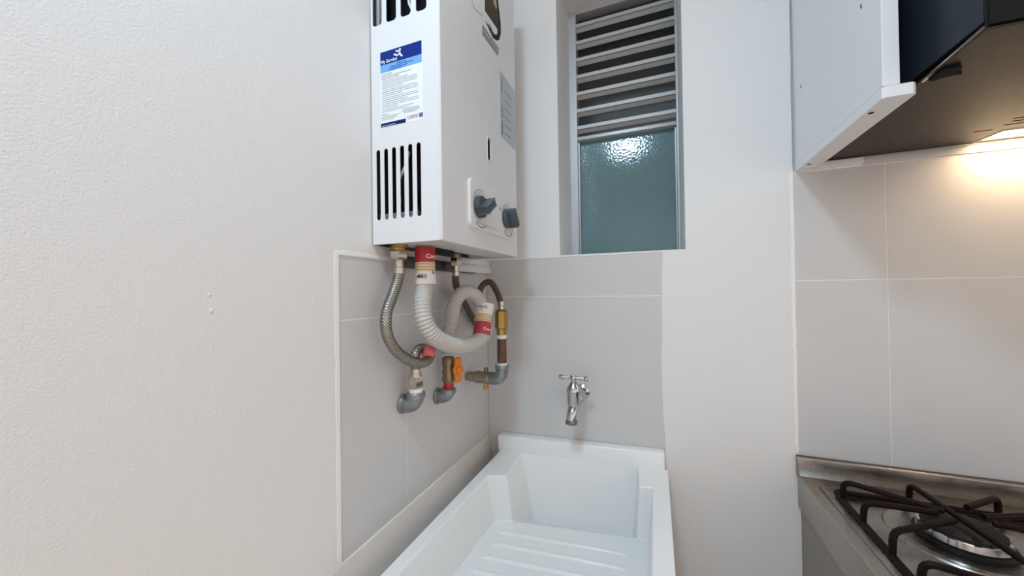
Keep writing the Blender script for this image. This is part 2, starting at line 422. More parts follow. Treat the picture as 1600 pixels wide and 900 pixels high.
for k in range(8):
    z = 0.494 + k * 0.0545
    bm = B(); y0 = YW + 0.002
    sec = [(y0, z + .0295), (y0 + .0015, z + .0305), (y0 + .0015, z + .0205), (y0 + .0055, z + .0195), (y0 + .0150, z + .0115), (y0 + .0150, z + .0100), (y0 + .0050, z + .0180), (y0, z + .0192)]
    A = [bm.verts.new((-0.2225, a, b)) for a, b in sec]; C = [bm.verts.new((0.0655, a, b)) for a, b in sec]
    for i in range(len(sec)):
        j = (i + 1) % len(sec); bm.faces.new((A[i], A[j], C[j], C[i]))
    bm.faces.new(A); bm.faces.new(C[::-1])
    obj('louvre_slat', bm, SLATM, window, smooth=20)
bm = B()
obox(bm, (-0.0785, YW + .019, 0.2895), (1, 0, 0), (0, math.sin(math.radians(PANE_TILT)) if 'PANE_TILT' in globals() else 0.0, 1), (0, 1, 0), 0.279, 0.372, 0.004)
obj('pane', bm, GLASS, window, smooth=0)

# ================================================================== CEILING LAMP (seen as a glint in the window glass)
lamp = thing('ceiling_lamp', (-0.165, -0.20, ZC), 'round flush ceiling lamp with a cool white diffuser above the viewer', 'lamp')
bm = B(); lathe(bm, (-0.165, -0.20, ZC), (0, 0, -1), [(0, 0), (.115, 0), (.115, .018), (.105, .022), (0, .022)], 40); obj('housing', bm, PLASTIC_W, lamp)
bm = B(); lathe(bm, (-0.165, -0.20, ZC - .022), (0, 0, -1), [(.10, 0), (.10, .006), (.085, .022), (.05, .032), (0, .036)], 40); obj('diffuser', bm, LAMPD, lamp)

# ================================================================== WATER HEATER
HX0, HX1, HY0, HY1, HZ0, HZ1 = -0.4705, -0.3259, 0.517, 0.8715, 0.0862, 0.80
heater = thing('water_heater', (HX0, (HY0 + HY1) / 2, HZ0), 'white wall-mounted gas water heater with side vents and two dark knobs', 'water heater')
slots = []
for i in range(6):
    cx = -0.4567 + i * 0.01722; slots.append(rrect(cx - .0043, cx + .0043, 0.1297, 0.2553, .0042, 4))
for cx in (-0.4555, -0.4250, -0.3940, -0.3620): slots.append(rrect(cx - .0107, cx + .0107, 0.479, 0.70, .006, 4))
bm = B(); plate(bm, [rrect(HX0, HX1 - .004, HZ0, HZ1, .002, 2)] + slots, (0, HY0 + .0016, 0), (1, 0, 0), (0, 0, 1), (0, -1, 0), .0016, .0006)
side = obj('side_panel', bm, ENAMEL, heater, smooth=30)
bm = B(); plate(bm, [[(HX0, HZ0), (HX1 - .004, HZ0), (HX1 - .004, HZ1), (HX0, HZ1)]], (0, HY1 - .0016, 0), (1, 0, 0), (0, 0, 1), (0, 1, 0), .0016, .0006)
obj('side_panel', bm, ENAMEL, heater)
# front cover with the sight-hole
hole = rrect(0.6995, 0.7150, 0.281, 0.327, .005, 4)
bm = B(); plate(bm, [rrect(HY0, HY1, HZ0, HZ1, .003, 3), hole], (HX1 - .0045, 0, 0), (0, 1, 0), (0, 0, 1), (1, 0, 0), .0045, .0018)
obj('front_cover', bm, ENAMEL, heater, smooth=30)
bm = B(); plate(bm, [rrect(0.6965, 0.7200, 0.277, 0.331, .006, 4), hole], (HX1 - .0005, 0, 0), (0, 1, 0), (0, 0, 1), (1, 0, 0), .0014, .0009)
obj('sight_hole_rim', bm, ENAMEL, heater)
bm = B(); box(bm, HX1 - .0040, HX1 - .0018, .6997, .7148, .2815, .3265); obj('hole_shade_plug', bm, DARK, heater, smooth=0)  # black plug stands in for the shade inside the sight-hole
bm = B(); box(bm, HX0, HX1 - .005, HY0, HY1, HZ1 - .003, HZ1); obj('top_panel', bm, ENAMEL, heater, smooth=0)
bm = B(); plate(bm, [[(-0.402, HY0 + .002), (HX1 - .004, HY0 + .002), (HX1 - .004, HY1 - .002), (-0.402, HY1 - .03), (-0.402, .80), (-.412, .79), (-.412, .70), (-.402, .69), (-.402, .61), (-.445, .60), (-.445, HY0 + .002)]],
                (0, 0, HZ0 + .010), (1, 0, 0), (0, 1, 0), (0, 0, -1), .008, .001)
obj('bottom_pan', bm, ENAMEL, heater, smooth=0)
bm = B(); box(bm, HX0, HX1 - .02, HY0 + .028, HY1 - .004, HZ0 + .018, HZ1 - .01); inner = obj('combustion_unit', bm, DARK, heater, smooth=0)
bm = B(); box(bm, HX0, -.466, HY0 + .002, HY1 - .002, HZ0, HZ1 - .01); obj('back_plate', bm, DKSTEEL, heater, smooth=0)
# what shows through the vents
bm = B(); box(bm, -0.4635, -0.4555, HY0 + .006, HY0 + .02, .46, .72, .001); box(bm, -0.4530, -0.4500, HY0 + .006, HY0 + .02, .46, .72, .0006); obj('flue_bracket', bm, STEELGREY, heater)
bm = B(); tube(bm, spline([(-.392, HY0 + .016, .50), (-.397, HY0 + .014, .515), (-.3915, HY0 + .014, .535), (-.391, HY0 + .014, .60)], 6), .0022, 8); obj('wire', bm, TEFLON, heater)
bm = B(); tube(bm, spline([(-.425, HY0 + .014, .138), (-.420, HY0 + .012, .165), (-.423, HY0 + .012, .195), (-.410, HY0 + .016, .225), (-.402, HY0 + .016, .25)], 6), .0026, 8); obj('wire', bm, TEFLON, heater)
bm = B(); tube(bm, spline([(-.384, HY0 + .016, .14), (-.390, HY0 + .014, .165), (-.387, HY0 + .016, .19)], 6), .003, 8); obj('wire', bm, GALV, heater)
bm = B(); lathe(bm, (-.37, HY0 + .022, .145), (0, -1, 0), [(0, 0), (.006, 0), (.006, .008), (0, .008)], 10); obj('screw', bm, BRASS, heater)
bm = B(); box(bm, -.462, -.378, HY0 + .008, HY0 + .02, .120, .142, .001); obj('burner_shelf', bm, STEELGREY, heater)
# control plate and knobs
KN = ((0.6535, 0.1690), (0.7945, 0.1710))
bm = B(); plate(bm, [rrect(0.6085, 0.8235, 0.1235, 0.2178, .011, 5)] + [circ(y, z, .0335) for y, z in KN], (HX1 - .001, 0, 0), (0, 1, 0), (0, 0, 1), (1, 0, 0), .0062, .0016)
cplate = obj('control_plate', bm, PLATE, heater, smooth=30)
for (ky, kz), ang in zip(KN, (34, -52)):
    c = Vector((HX1, ky, kz))
    bm = B(); lathe(bm, c - Vector((.0005, 0, 0)), (1, 0, 0), [(0, 0.001), (.020, .001), (.031, .003), (.0345, .0058)], 32); obj('dial_dish', bm, PLATE, heater)
    bm = B(); lathe(bm, c, (1, 0, 0), [(0, 0), (.0225, .0015), (.0220, .009), (.0205, .0105), (0, .0107)], 32); kn = obj('knob', bm, BLUEGREY, heater)
    u = Vector((0, math.cos(math.radians(ang)), math.sin(math.radians(ang)))); v = Vector((0, -u.z, u.y))
    bm = B(); obox(bm, c + Vector((.0165, 0, 0)), u, v, (1, 0, 0), .0445, .0150, .026, .0018); obj('grip', bm, BLUEGREY, kn)
    bm = B(); tube(bm, [c + Vector((.0055, .041 * math.cos(t), .041 * math.sin(t))) for t in (math.radians(a) for a in range(248, 300, 5))], .0007, 6); obj('dial_mark', bm, INKD, cplate)
    for a in (240, 306):
        bm = B(); q = c + Vector((.0053, .0405 * math.cos(math.radians(a)), .0405 * math.sin(math.radians(a)))); obox(bm, q, (0, 1, 0), (0, 0, 1), (1, 0, 0), .0016, .006, .0008); obj('dial_mark', bm, INKD, cplate, smooth=0)
for y, z in ((0.6975, .166), (0.750, .185)):
    bm = B(); obox(bm, (HX1 + .0053, y, z), (0, 1, 0), (0, 0, 1), (1, 0, 0), .003, .0065, .0008); obj('dial_mark', bm, INKD, cplate, smooth=0)
# service label on the vented side
YS = HY0
def on_side(name, poly, material, parent, h=.0003, lift=0.0):
    bm = B(); plate(bm, [poly], (0, YS - lift, 0), (1, 0, 0), (0, 0, 1), (0, -1, 0), h); return obj(name, bm, material, parent, smooth=0)
rect = lambda x0, x1, z0, z1: [(x0, z0), (x1, z0), (x1, z1), (x0, z1)]
lx0, lx1, lz0, lz1 = -0.4487, -0.3613, 0.2938, 0.4275
lab = on_side('service_label', rect(lx0 - .0005, lx1 + .002, lz0 - .001, lz1 + .0008), PAPER, heater)
lab['label'] = 'printed paper service sticker with navy header'
on_side('navy_header', rect(lx0, lx1, .4040, lz1), NAVY, lab, lift=.0003)
on_side('sky_blue_band', rect(lx0, lx1, .3905, .4040), SKYB, lab, lift=.0003)
on_side('navy_footer', rect(lx0, -.3955, lz0, .3005), NAVY2, lab, lift=.0003)
on_side('blue_square', rect(lx1 - .0065, lx1 + .001, .2975, .3045), MIDB, lab, lift=.0003)
bm = B(); tm = text_mesh('My Service', .0088, 0.0); put_text(bm, tm, lambda a, b: Vector((lx0 + .001 + a * .92, YS - .0008, .4065 + b))); obj('lettering', bm, INKW, lab, smooth=0)
bm = B()   # leaping figure emblem
for pts, wd in (([(.0305, .0145), (.0375, .0105)], .0028), ([(.0375, .0105), (.0405, .0135)], .0028), ([(.0405, .0135), (.0475, .0075)], .003), ([(.0345, .0195), (.0425, .0165)], .0026), ([(.0425, .0165), (.0435, .0135)], .0022), ([(.0425, .0165), (.0445, .0205)], .0016)):
    (a0, b0), (a1, b1) = pts; c = Vector((lx0 + (a0 + a1) / 2, YS - .0008, .4040 + (b0 + b1) / 2 - .001)); u = Vector((a1 - a0, 0, b1 - b0))
    obox(bm, c, u, (-u.z, 0, u.x), (0, 1, 0), u.length + .0012, wd, .0003)
lathe(bm, (lx0 + .0425, YS - .0006, .4040 + .0190), (0, -1, 0), [(0, .0003), (.0018, .0003)], 12)
obj('emblem', bm, INKW, lab, smooth=0)
def printed_rows(bm, rows):
    for x0, x1, z, h in rows:
        x = x0
        while x < x1 - .001:
            wl = min(random.uniform(.0018, .0058), x1 - x); box(bm, x, x + wl, YS - .0007, YS - .0003, z, z + h); x += wl + .0007
bm = B(); printed_rows(bm, [(lx0 + .035, lx0 + .055, .4000, .0013), (lx0 + .022, lx0 + .070, .3970, .0012), (lx0 + .020, lx0 + .058, .3940, .0012), (lx0 + .018, lx0 + .050, .3915, .0009)]); obj('printed_lines', bm, NAVY, lab, smooth=0)
rows = [(lx0 + .003, lx0 + .026, .3862, .0014), (lx0 + .002, lx0 + .066, .3822, .0013), (lx0 + .002, lx0 + .040, .3786, .0013)]
z = .3750
ends = [.060, .078, .078, .078, .050, .078, .080, .080, .046, .080, .080, .058, .080, .080, .036, .070, .060]
for e in ends:
    rows.append((lx0 + .003, lx0 + e, z, .0008)); z -= .0033 if e > .05 else .0040
bm = B(); printed_rows(bm, rows + [(lx0 + .002, lx0 + .017, .3150, .0012), (lx0 + .002, lx0 + .042, .3115, .0008), (lx0 + .002, lx0 + .036, .3087, .0008), (lx0 + .002, lx0 + .030, .3060, .0007),
                                   (lx0 + .048, lx0 + .080, .3165, .0012), (lx0 + .046, lx0 + .082, .3135, .0012), (lx0 + .050, lx0 + .076, .3107, .0012), (lx0 + .058, lx0 + .078, .2985, .0007)])
obj('printed_lines', bm, INKG, lab, smooth=0)
bm = B(); printed_rows(bm, [(lx0 + .003, lx0 + .032, .2952, .0008)]); obj('printed_lines', bm, INKW, lab, smooth=0)
bm = B(); put_text(bm, text_mesh('BOSCH', .0052), lambda a, b: Vector((-.3865 + a * .95, YS - .0008, .3003 + b))); obj('lettering', bm, INKR, lab, smooth=0)
bm = B()
for i in range(20):
    t, t2 = 2 * math.pi * i / 20, 2 * math.pi * (i + 1) / 20; q = lambda t, r: bm.verts.new((-.3905 + r * math.cos(t), YS - .0008, .3020 + r * math.sin(t)))
    bm.faces.new((q(t, .0024), q(t2, .0024), q(t2, .0018), q(t, .0018)))
obj('emblem_ring', bm, INKG, lab, smooth=0)
# labels on the front cover
XF = HX1
def on_front(name, poly, material, parent, lift=0.0, h=.0003):
    bm = B(); plate(bm, [poly], (XF + lift, 0, 0), (0, 1, 0), (0, 0, 1), (1, 0, 0), h); return obj(name, bm, material, parent, smooth=0)
fp = lambda *q: [tuple(PX(a, b, XF)[1:]) for a, b in q]
sl = on_front('energy_label', rect(0.7715, 0.8700, 0.3580, 0.5110), SILVER, heater); sl['label'] = 'silver grey information label'
on_front('printed_strip', rect(0.7755, 0.7850, 0.366, 0.398), SILVERD, sl, .0003); on_front('printed_strip', rect(0.7765, 0.7840, 0.405, 0.432), SILVERD, sl, .0003)
on_front('printed_strip', rect(0.7765, 0.7830, 0.462, 0.495), SILVERD, sl, .0003)
for k in range(6): on_front('printed_strip', rect(0.80, 0.80 + random.uniform(.03, .055), 0.375 + k * .02, 0.378 + k * .02), SILVERD, sl, .0003)
dy0, dy1 = 0.7010, 0.7830
black = [(0.7025, .566), (0.755, .5905 - .028), (0.768, .567), (0.7795, .585), (0.7815, .62), (0.7805, .80), (0.7005, .80), (0.7005, .625), (0.757, .603), (0.762, .596), (0.760, .5905), (0.7060, .604), (0.7025, .604)]
yz = lambda *q: [tuple(PX(a, b, XF)[1:]) for a, b in q]
outer = yz((758, 32), (770, 59), (776, 63.5), (780, 62), (782.5, 52), (782.3, 38), (778.5, 4), (777.5, -8), (757.6, -8), (757.8, 17), (777, 45), (777.3, 52), (775, 54.5), (772, 53))
bd = on_front('badge_border', outer, DECALBK, heater); bd['label'] = 'black and brown brand badge with rounded corner'
on_front('badge_field', yz((758.2, -8), (758.2, 17), (777.3, 43), (777.6, 30), (775, -8)), DECALBR, bd, .0003)
on_front('badge_print', yz((769, -8), (771, 6), (775, 14), (776, 12), (773.5, -8)), DECALGOLD, bd, .0006)
on_front('badge_print', yz((763, 38), (770, 52), (770.8, 50.5), (764.5, 37)), DECALGR, bd, .0003)
gs = on_front('model_strip', yz((753.5, 38), (753.5, 54), (778, 88), (779.5, 76), (772, 65)), DECALGR, heater)
for a, b in ((757, 49), (760.5, 54), (764, 58), (768.5, 65), (772.5, 71), (777, 77)): on_front('print_mark', yz((a - 1, b - 2.2), (a - 1, b + 1.6), (a + .9, b + 3), (a + .9, b - .6)), SILVER, gs, .0003)
bm = B(); tube(bm, [Vector((XF, *q)) for q in yz((737, -6), (738, 7), (743, 15), (755, 25))], .0006, 6); obj('badge_outline', bm, DECALGR, heater)
# pipe rail and wooden-white packing under the heater
bm = B(); box(bm, XL + .001, XL + .012, 0.585, 0.905, .050, .073, .0015); lathe(bm, (XL + .012, .742, .062), (1, 0, 0), [(.008, 0), (.008, .004), (.004, .006), (0, .006)], 12); obj('mounting_rail', bm, DKSTEEL, heater)
bm = B(); box(bm, XL, XL + .016, 0.80, YB - .002, .052, .072, .002); box(bm, XL, XL + .011, 0.80, YB - .002, .072, .090, .002); tag(obj('wall_batten', bm, PLASTIC_W, loc=(XL, .9, .05)), 'small white painted batten in the wall corner under the heater', 'batten')

# ================================================================== HOSES AND VALVES
def hexnut(bm, a, b, r):
    L = (Vector(b) - Vector(a)).length; return lathe(bm, a, Vector(b) - Vector(a), [(0, 0), (r * .88, 0), (r, L * .15), (r, L * .85), (r * .88, L), (0, L)], 6, .35)
V = Vector
# --- braided steel hose
pth = [PX(623, 400, -.44), PX(622.5, 432, -.44), PX(614, 460, -.44), PX(604, 489, -.438), PX(604, 518, -.436), PX(615, 543, -.434), PX(634, 560, -.430), PX(654, 567, -.424), PX(667, 564, -.421), PX(672, 554, -.426), PX(666, 545.5, -.437), PX(655, 545, -.4435), PX(648.5, 556, -.4435), PX(650, 578, -.4425)]
bh = thing('braided_hose', pth[0], 'braided steel water hose curving down the left below the heater', 'hose')
bm = B(); tube(bm, resample(spline(pth, 10), .004), .0098, 14); obj('hose', bm, BRAID, bh)
t = pth[0]
bm = B(); lathe(bm, (t.x, t.y, HZ0 + .0018), (0, 0, -1), [(0, 0), (.0165, 0), (.0165, .005), (.0145, .006), (.0145, .0098), (0, .0098)], 20); obj('brass_union', bm, BRASS, bh)
bm = B(); hexnut(bm, (t.x, t.y, HZ0 - .0075), (t.x, t.y, HZ0 - .026), .0165); obj('nut', bm, NICKEL, bh)
bm = B(); p = PX(622.5, 425, -.44); lathe(bm, (t.x, t.y, HZ0 - .025), (0, 0, -1), [(0, 0), (.0098, 0), (.0098, .014), (.0112, .015), (.0112, .026), (.0098, .027), (0, .027)], 20); obj('ferrule', bm, NICKEL, bh)
a = PX(671, 557, -.425); b = PX(664, 544.5, -.438)
bm = B(); rod(bm, PX(677, 552.5, -.4185), PX(662, 547.5, -.4315), .0128, 18); tg = obj('red_tag', bm, PINKTAG, bh)
y1 = .5995
bm = B(); lathe(bm, (-.4425, y1, -.150), (0, 0, -1), [(0, 0), (.0098, 0), (.0098, .008), (.012, .012), (.012, .018), (0, .018)], 20); obj('ferrule', bm, NICKEL, bh)
bm = B(); hexnut(bm, (-.4425, y1, -.165), (-.4425, y1, -.188), .0155); obj('nut', bm, NICKEL, bh)
# --- wall elbows
def elbow(name, y, z, xe, label, ztop, r=.0165, group=None):
    e = thing(name, (XL, y, z), label, 'pipe elbow', group)
    path = [V((XL - .002, y, z)), V((XL + .010, y, z))] + [V((xe - .020 + .020 * math.sin(a), y, z + .020 - .020 * math.cos(a))) for a in (math.radians(q) for q in range(0, 91, 15))] + [V((xe, y, ztop))]
    bm = B(); tube(bm, path, r, 18); obj('body', bm, GALV, e)
    bm = B(); lathe(bm, (XL + .001, y, z), (1, 0, 0), [(0, 0), (r + .003, 0), (r + .003, .003), (r + .0015, .008), (0, .009)], 20); obj('wall_collar', bm, GALV, e)
    bm = B(); lathe(bm, (xe, y, ztop - .008), (0, 0, 1), [(0, 0), (r + .0018, 0), (r + .0018, .008), (r, .010), (0, .010)], 20); obj('lip', bm, GALV, e)
    return e
e1 = elbow('pipe_elbow', y1, -.222, -.4425, 'galvanised pipe elbow in the tiled wall feeding the braided hose', -.198)
bm = B(); rod(bm, (-.4425, y1, -.199), (-.4425, y1, -.187), .0135, 18); obj('thread_tape', bm, TEFLON, e1)
y2 = .7225
e2 = elbow('pipe_elbow', y2, -.240, -.4430, 'galvanised pipe elbow below the valve with orange butterfly handle', -.222, .0155)
# --- valve with orange butterfly handle
bv = thing('ball_valve', (-.443, y2, -.222), 'brass ball valve with orange butterfly handle and red tape', 'valve')
bm = B(); rod(bm, (-.443, y2, -.222), (-.443, y2, -.205), .0115, 18); obj('red_tape', bm, REDTAPE, bv)
bm = B(); lathe(bm, (-.443, y2, -.208), (0, 0, 1), [(0, 0), (.0115, 0), (.0148, .006), (.0148, .014), (.0135, .018), (.0145, .026), (.0125, .034), (.0145, .040), (.0145, .056), (.012, .060), (0, .060)], 18); obj('body', bm, BRASSDK, bv)
bm = B(); rod(bm, (-.443, y2, -.178), (-.420, y2, -.178), .006, 14); obj('stem', bm, BRASSDK, bv)
bm = B(); hd = V((-.4165, y2 - .001, -.176))
plate(bm, [[(-.0085, -.028), (.0085, -.028), (.0095, -.008), (.0125, -.004), (.0125, .006), (.0085, .010), (.0085, .028), (-.0085, .028), (-.0085, .010), (-.0125, .006), (-.0125, -.004), (-.0095, -.008)]], hd - V((.003, 0, 0)), (.35, .937, 0), (0, 0, 1), (.937, -.35, 0), .006, .0014)
obj('butterfly_handle', bm, ORANGE, bv)
bm = B(); lathe(bm, hd, (.937, -.35, 0), [(0, 0), (.009, 0), (.009, .007), (.006, .009), (0, .009)], 16); obj('handle_hub', bm, ORANGE, bv)
# --- white corrugated hose
W = [PX(664, 386, -.41), PX(664, 420, -.41), PX(663, 446, -.41), PX(660, 472, -.405), PX(663, 500, -.398), PX(677, 524, -.390), PX(700, 537.5, -.384), PX(725, 540, -.380), PX(747, 532, -.379), PX(759, 518, -.380), PX(758, 498, -.384), PX(752, 476, -.390), PX(739, 459, -.397), PX(722, 458, -.408), PX(710, 475, -.422), PX(705, 502, -.436), PX(702, 530, -.443), PX(702.5, 552, -.443)]
W[-1].y = y2; W[-1].z = max(W[-1].z, -.152); W[-2].y = W[-2].y * .5 + y2 * .5
ch = thing('corrugated_hose', W[0], 'white corrugated plastic hose looping under the heater to a valve', 'hose')
path = resample(spline(W, 20), .00105)
cr = lambda i, s: .0146 + (0, .0011, .0020, .0020, .0011, 0)[i % 6]
bm = B(); tube(bm, path, cr, 18); obj('hose', bm, CORRU, ch, smooth=75)
def sleeve(p_red, p_white, r, red, phi_dir, lab, flare=0.002):
    """printed paper sleeve: red end, yellow stripes, white end"""
    ax = (p_white - p_red); L = ax.length; d = ax.normalized()
    bm = B(); lathe(bm, p_red, d, [(r * .8, 0), (r, .001), (r, L * .6), (r + flare, L * .93), (r + flare * 1.2, L), (r * .9, L)], 26)
    for v in bm.verts: v.co += V((random.uniform(-.0006, .0006),) * 3) * 1.0
    s = obj('sleeve', bm, SLEEVE, ch, smooth=60); s['label'] = lab
    bm = B(); lathe(bm, p_red, d, [(r + .0006, -.0005), (r + .0010, .001), (r + .0010, L * .40), (r + .0003, L * .405)], 26); obj('red_band', bm, red, s)
    for k, (a, b) in enumerate(((.43, .475), (.51, .555), (.59, .635))):
        bm = B(); lathe(bm, p_red, d, [(r + .0004, L * a), (r + .0010, L * a + .0002), (r + .0011, L * b), (r + .0004, L * b + .0002)], 26); obj('yellow_band', bm, SLYEL, s)
    # lettering bent around the sleeve, reading along the circumference
    e = (phi_dir - d * phi_dir.dot(d)).normalized(); g = d.cross(e) if True else None
    return s, d, e, g, L
def wrap_text(s, p_red, d, e, g, r, text, size, a0, h0, material, flip=1):
    bm = B()
    def fn(a, b):
        t = a0 + flip * a / r; return p_red + d * (h0 + flip * b) + (e * math.cos(t) + g * math.sin(t)) * (r + .0016)
    put_text(bm, text_mesh(text, size), fn); obj('lettering', bm, material, s, smooth=0)
p_r, p_w = V((W[0].x, W[0].y, .0855)), V((W[0].x, W[0].y + .0005, .016))
view = V((-p_r.x, -p_r.y, 0)).normalized()
s, d, e, g, L = sleeve(p_r, p_w, .0182, SLRED, view, 'red, yellow and white paper sleeve at the heater end')
wrap_text(s, p_r, d, e, g, .0182, 'Corona', .0105, -.05, L * .30, INKW, -1)
bm = B()
for k, (t, h, wd, hh) in enumerate(((-.75, .80, .004, .004), (-.55, .79, .003, .0065), (-.38, .80, .0012, .006), (-.28, .79, .0012, .008), (-.12, .80, .0012, .006), (.05, .79, .001, .009), (.78, .68, .0014, .008), (.92, .70, .003, .0014))):
    t = -t; q = p_r + d * (L * h) + (e * math.cos(t) + g * math.sin(t)) * .0205; tg_ = (-e * math.sin(t) + g * math.cos(t))
    obox(bm, q, tg_, d, e * math.cos(t) + g * math.sin(t), wd, hh, .0006)
obj('ink_mark', bm, INKD, s, smooth=0)
# second sleeve near the loop
q_r, q_w = PX(752.5, 523, -.382), PX(757, 477, -.386)
q_r2 = q_r.lerp(q_w, -.02)
view2 = V((-q_r.x, -q_r.y, 0)).normalized()
s2, d2, e2_, g2, L2 = sleeve(q_r2, q_w, .0200, SLPINK, view2, 'crumpled paper sleeve, red end down, on the loop', .0035)
wrap_text(s2, q_r2, d2, e2_, g2, .0200, 'Corona', .0095, .1, L2 * .12, INKW, 1)
bm = B()
for t, h, wd, hh, k in ((-.45, .86, .010, .0014, .2), (-.15, .84, .009, .0014, -.5), (-.3, .80, .0012, .010, .3), (.1, .87, .008, .0012, .1), (-.7, .72, .0012, .008, .6), (.2, .83, .007, .001, -.1)):
    q = q_r2 + d2 * (L2 * h) + (e2_ * math.cos(t) + g2 * math.sin(t)) * .0236; tt = (-e2_ * math.sin(t) + g2 * math.cos(t)); n = e2_ * math.cos(t) + g2 * math.sin(t)
    obox(bm, q, tt + d2 * k, d2 - tt * k, n, wd, hh, .0006)
obj('ink_mark', bm, MIDB, s2, smooth=0)
# --- dark gas hose
G = [PX(712, 404, -.43), PX(712, 440, -.436), PX(717, 457, -.450), PX(729, 479, -.4575), PX(740, 500, -.4585), PX(749, 508, -.455), PX(753, 490, -.450), PX(749, 460, -.443), PX(755, 445, -.432), PX(766, 441, -.412), PX(776, 455, -.390), PX(781.5, 470, -.374), V((-.3705, .865, -.036))]
gh = thing('gas_hose', G[0], 'dark flexible gas hose arching over to a brass coupling', 'hose')
bm = B(); tube(bm, resample(spline(G, 10), .004), .0084, 12); obj('hose', bm, GASHOSE, gh)
t = G[0]
bm = B(); lathe(bm, (t.x, t.y, HZ0 + .0018), (0, 0, -1), [(0, 0), (.012, 0), (.012, .0098), (0, .0098)], 18); obj('inlet_stub', bm, BRASSDK, gh)
bm = B(); hexnut(bm, (t.x, t.y, HZ0 - .006), (t.x, t.y, HZ0 - .026), .0135); obj('nut', bm, NICKEL, gh)
bm = B(); lathe(bm, (t.x, t.y, HZ0 - .025), (0, 0, -1), [(0, 0), (.0085, 0), (.0085, .014), (.0095, .015), (.0095, .024), (0, .024)], 18); obj('ferrule', bm, NICKEL, gh)
gx, gy = -.3705, .865
bm = B(); lathe(bm, (gx, gy, -.026), (0, 0, -1), [(0, 0), (.0095, 0), (.0095, .010), (.0082, .011), (.0082, .0208), (0, .0208)], 18); obj('ferrule', bm, NICKEL, gh)
# --- gas tap assembly
gv = thing('gas_valve', (XL, gy, -.226), 'dull brass gas valve with yellow handle and galvanised elbow in the corner', 'valve')
bm = B(); lathe(bm, (gx, gy, -.047), (0, 0, -1), [(0, 0), (.0125, 0), (.0165, .005), (.0175, .012), (.0175, .046), (.0155, .050), (.0135, .051), (.0135, .064), (0, .064)], 8); obj('brass_coupling', bm, BRASS, gv, smooth=20)
bm = B(); rod(bm, (gx, gy, -.111), (gx, gy, -.123), .0132, 18); obj('thread_tape', bm, TEFLON, gv)
bm = B(); lathe(bm, (gx, gy, -.123), (0, 0, -1), [(0, 0), (.0122, 0), (.0122, .028), (.0128, .030), (.0122, .032), (.0122, .062), (0, .062)], 18); obj('pipe_nipple', bm, RUSTY, gv)
bm = B(); rod(bm, (gx, gy, -.183), (gx, gy, -.193), .0135, 18); obj('thread_tape', bm, TEFLON, gv)
zc = -.226; xe = gx
bm = B(); tube(bm, [V((gx, gy, -.191)), V((gx, gy, -.206))] + [V((xe - .022 + .022 * math.cos(a), gy, zc + .022 - .022 * math.sin(a))) for a in (math.radians(q) for q in range(0, 91, 15))] + [V((xe - .034, gy, zc))], .0165, 18); obj('elbow', bm, GALV, gv)
bm = B(); lathe(bm, (gx, gy, -.190), (0, 0, -1), [(0, 0), (.0185, 0), (.0185, .008), (.0165, .010), (0, .010)], 20); obj('elbow_lip', bm, GALV, gv)
bm = B(); lathe(bm, (xe - .034, gy, zc), (-1, 0, 0), [(0, -.004), (.0135, -.004), (.0165, .001), (.0165, .014), (.0155, .016), (.0165, .022), (.0165, .040), (.0135, .044), (.0135, .060), (.011, .062), (.011, .0735), (0, .0735)], 12); obj('body', bm, BRONZE, gv)
bm = B(); rod(bm, (xe - .046, gy, zc + .026), (xe - .046, gy, zc - .028), .0055, 12); obj('stem', bm, BRASSDK, gv)
bm = B(); box(bm, xe - .051, xe - .041, gy - .010, gy - .002, zc - .030, zc + .001, .0015); obj('handle', bm, YELLOW, gv)

# ================================================================== LAUNDRY SINK
sx0, sx1, sy0, sy1, sz = -0.420, 0.0225, 0.36, 0.968, -0.455
sink = thing('laundry_sink', (sx0, (sy0 + sy1) / 2, sz), 'white moulded laundry sink with ribbed washboard under the tap', 'sink')
T = [(-.393, sy0 + .03), (-.393, .815), (-.347, .828), (-.357, sy1), (-.048, sy1), (-.040, .872), (-.012, .872), (-.012, sy0 + .03)]
Bt = [(-.374, sy0 + .05, -.540), (-.384, .830, -.572), (-.341, .841, -.572), (-.322, .945, -.626), (-.064, .945, -.620), (-.051, .872, -.574), (-.026, .868, -.572), (-.026, sy0 + .05, -.540)]
bm = B()
tv = [bm.verts.new((x, y, sz)) for x, y in T]; bv_ = [bm.verts.new(p) for p in Bt]
o4 = [bm.verts.new((x, y, sz)) for x, y in ((sx0, sy1), (sx0, sy0), (sx1, sy0), (sx1, sy1))]
lo = [bm.verts.new((v.co.x, v.co.y, sz - .030)) for v in o4]
lo2 = [bm.verts.new((max(sx0 + .03, min(sx1 - .018, v.co.x)), max(sy0 + .03, min(sy1 - .004, v.co.y)), sz - .030)) for v in o4]
bt2 = [bm.verts.new((v.co.x, v.co.y, -.66)) for v in lo2]
rim = [o4[0], o4[1], tv[0], tv[1], tv[2], tv[3]]; bm.faces.new(rim)
bm.faces.new((o4[1], o4[2], tv[7], tv[0])); bm.faces.new((o4[2], o4[3], tv[4], tv[5], tv[6], tv[7]))
for i in range(8):
    j = (i + 1) % 8; bm.faces.new((tv[i], tv[j], bv_[j], bv_[i]))
bm.faces.new((bv_[0], bv_[1], bv_[2], bv_[5], bv_[6], bv_[7])); bm.faces.new((bv_[2], bv_[3], bv_[4], bv_[5]))
for i in range(4):
    j = (i + 1) % 4
    if i == 3:
        bm.faces.new((o4[3], o4[0], tv[3], tv[4])) if False else None
        bm.faces.new((o4[0], tv[3], tv[4], o4[3], lo[3], lo[0]))
    else: bm.faces.new((o4[i], o4[j], lo[j], lo[i]))
    bm.faces.new((lo[i], lo[j], lo2[j], lo2[i])); bm.faces.new((lo2[i], lo2[j], bt2[j], bt2[i]))
bm.faces.new(bt2)
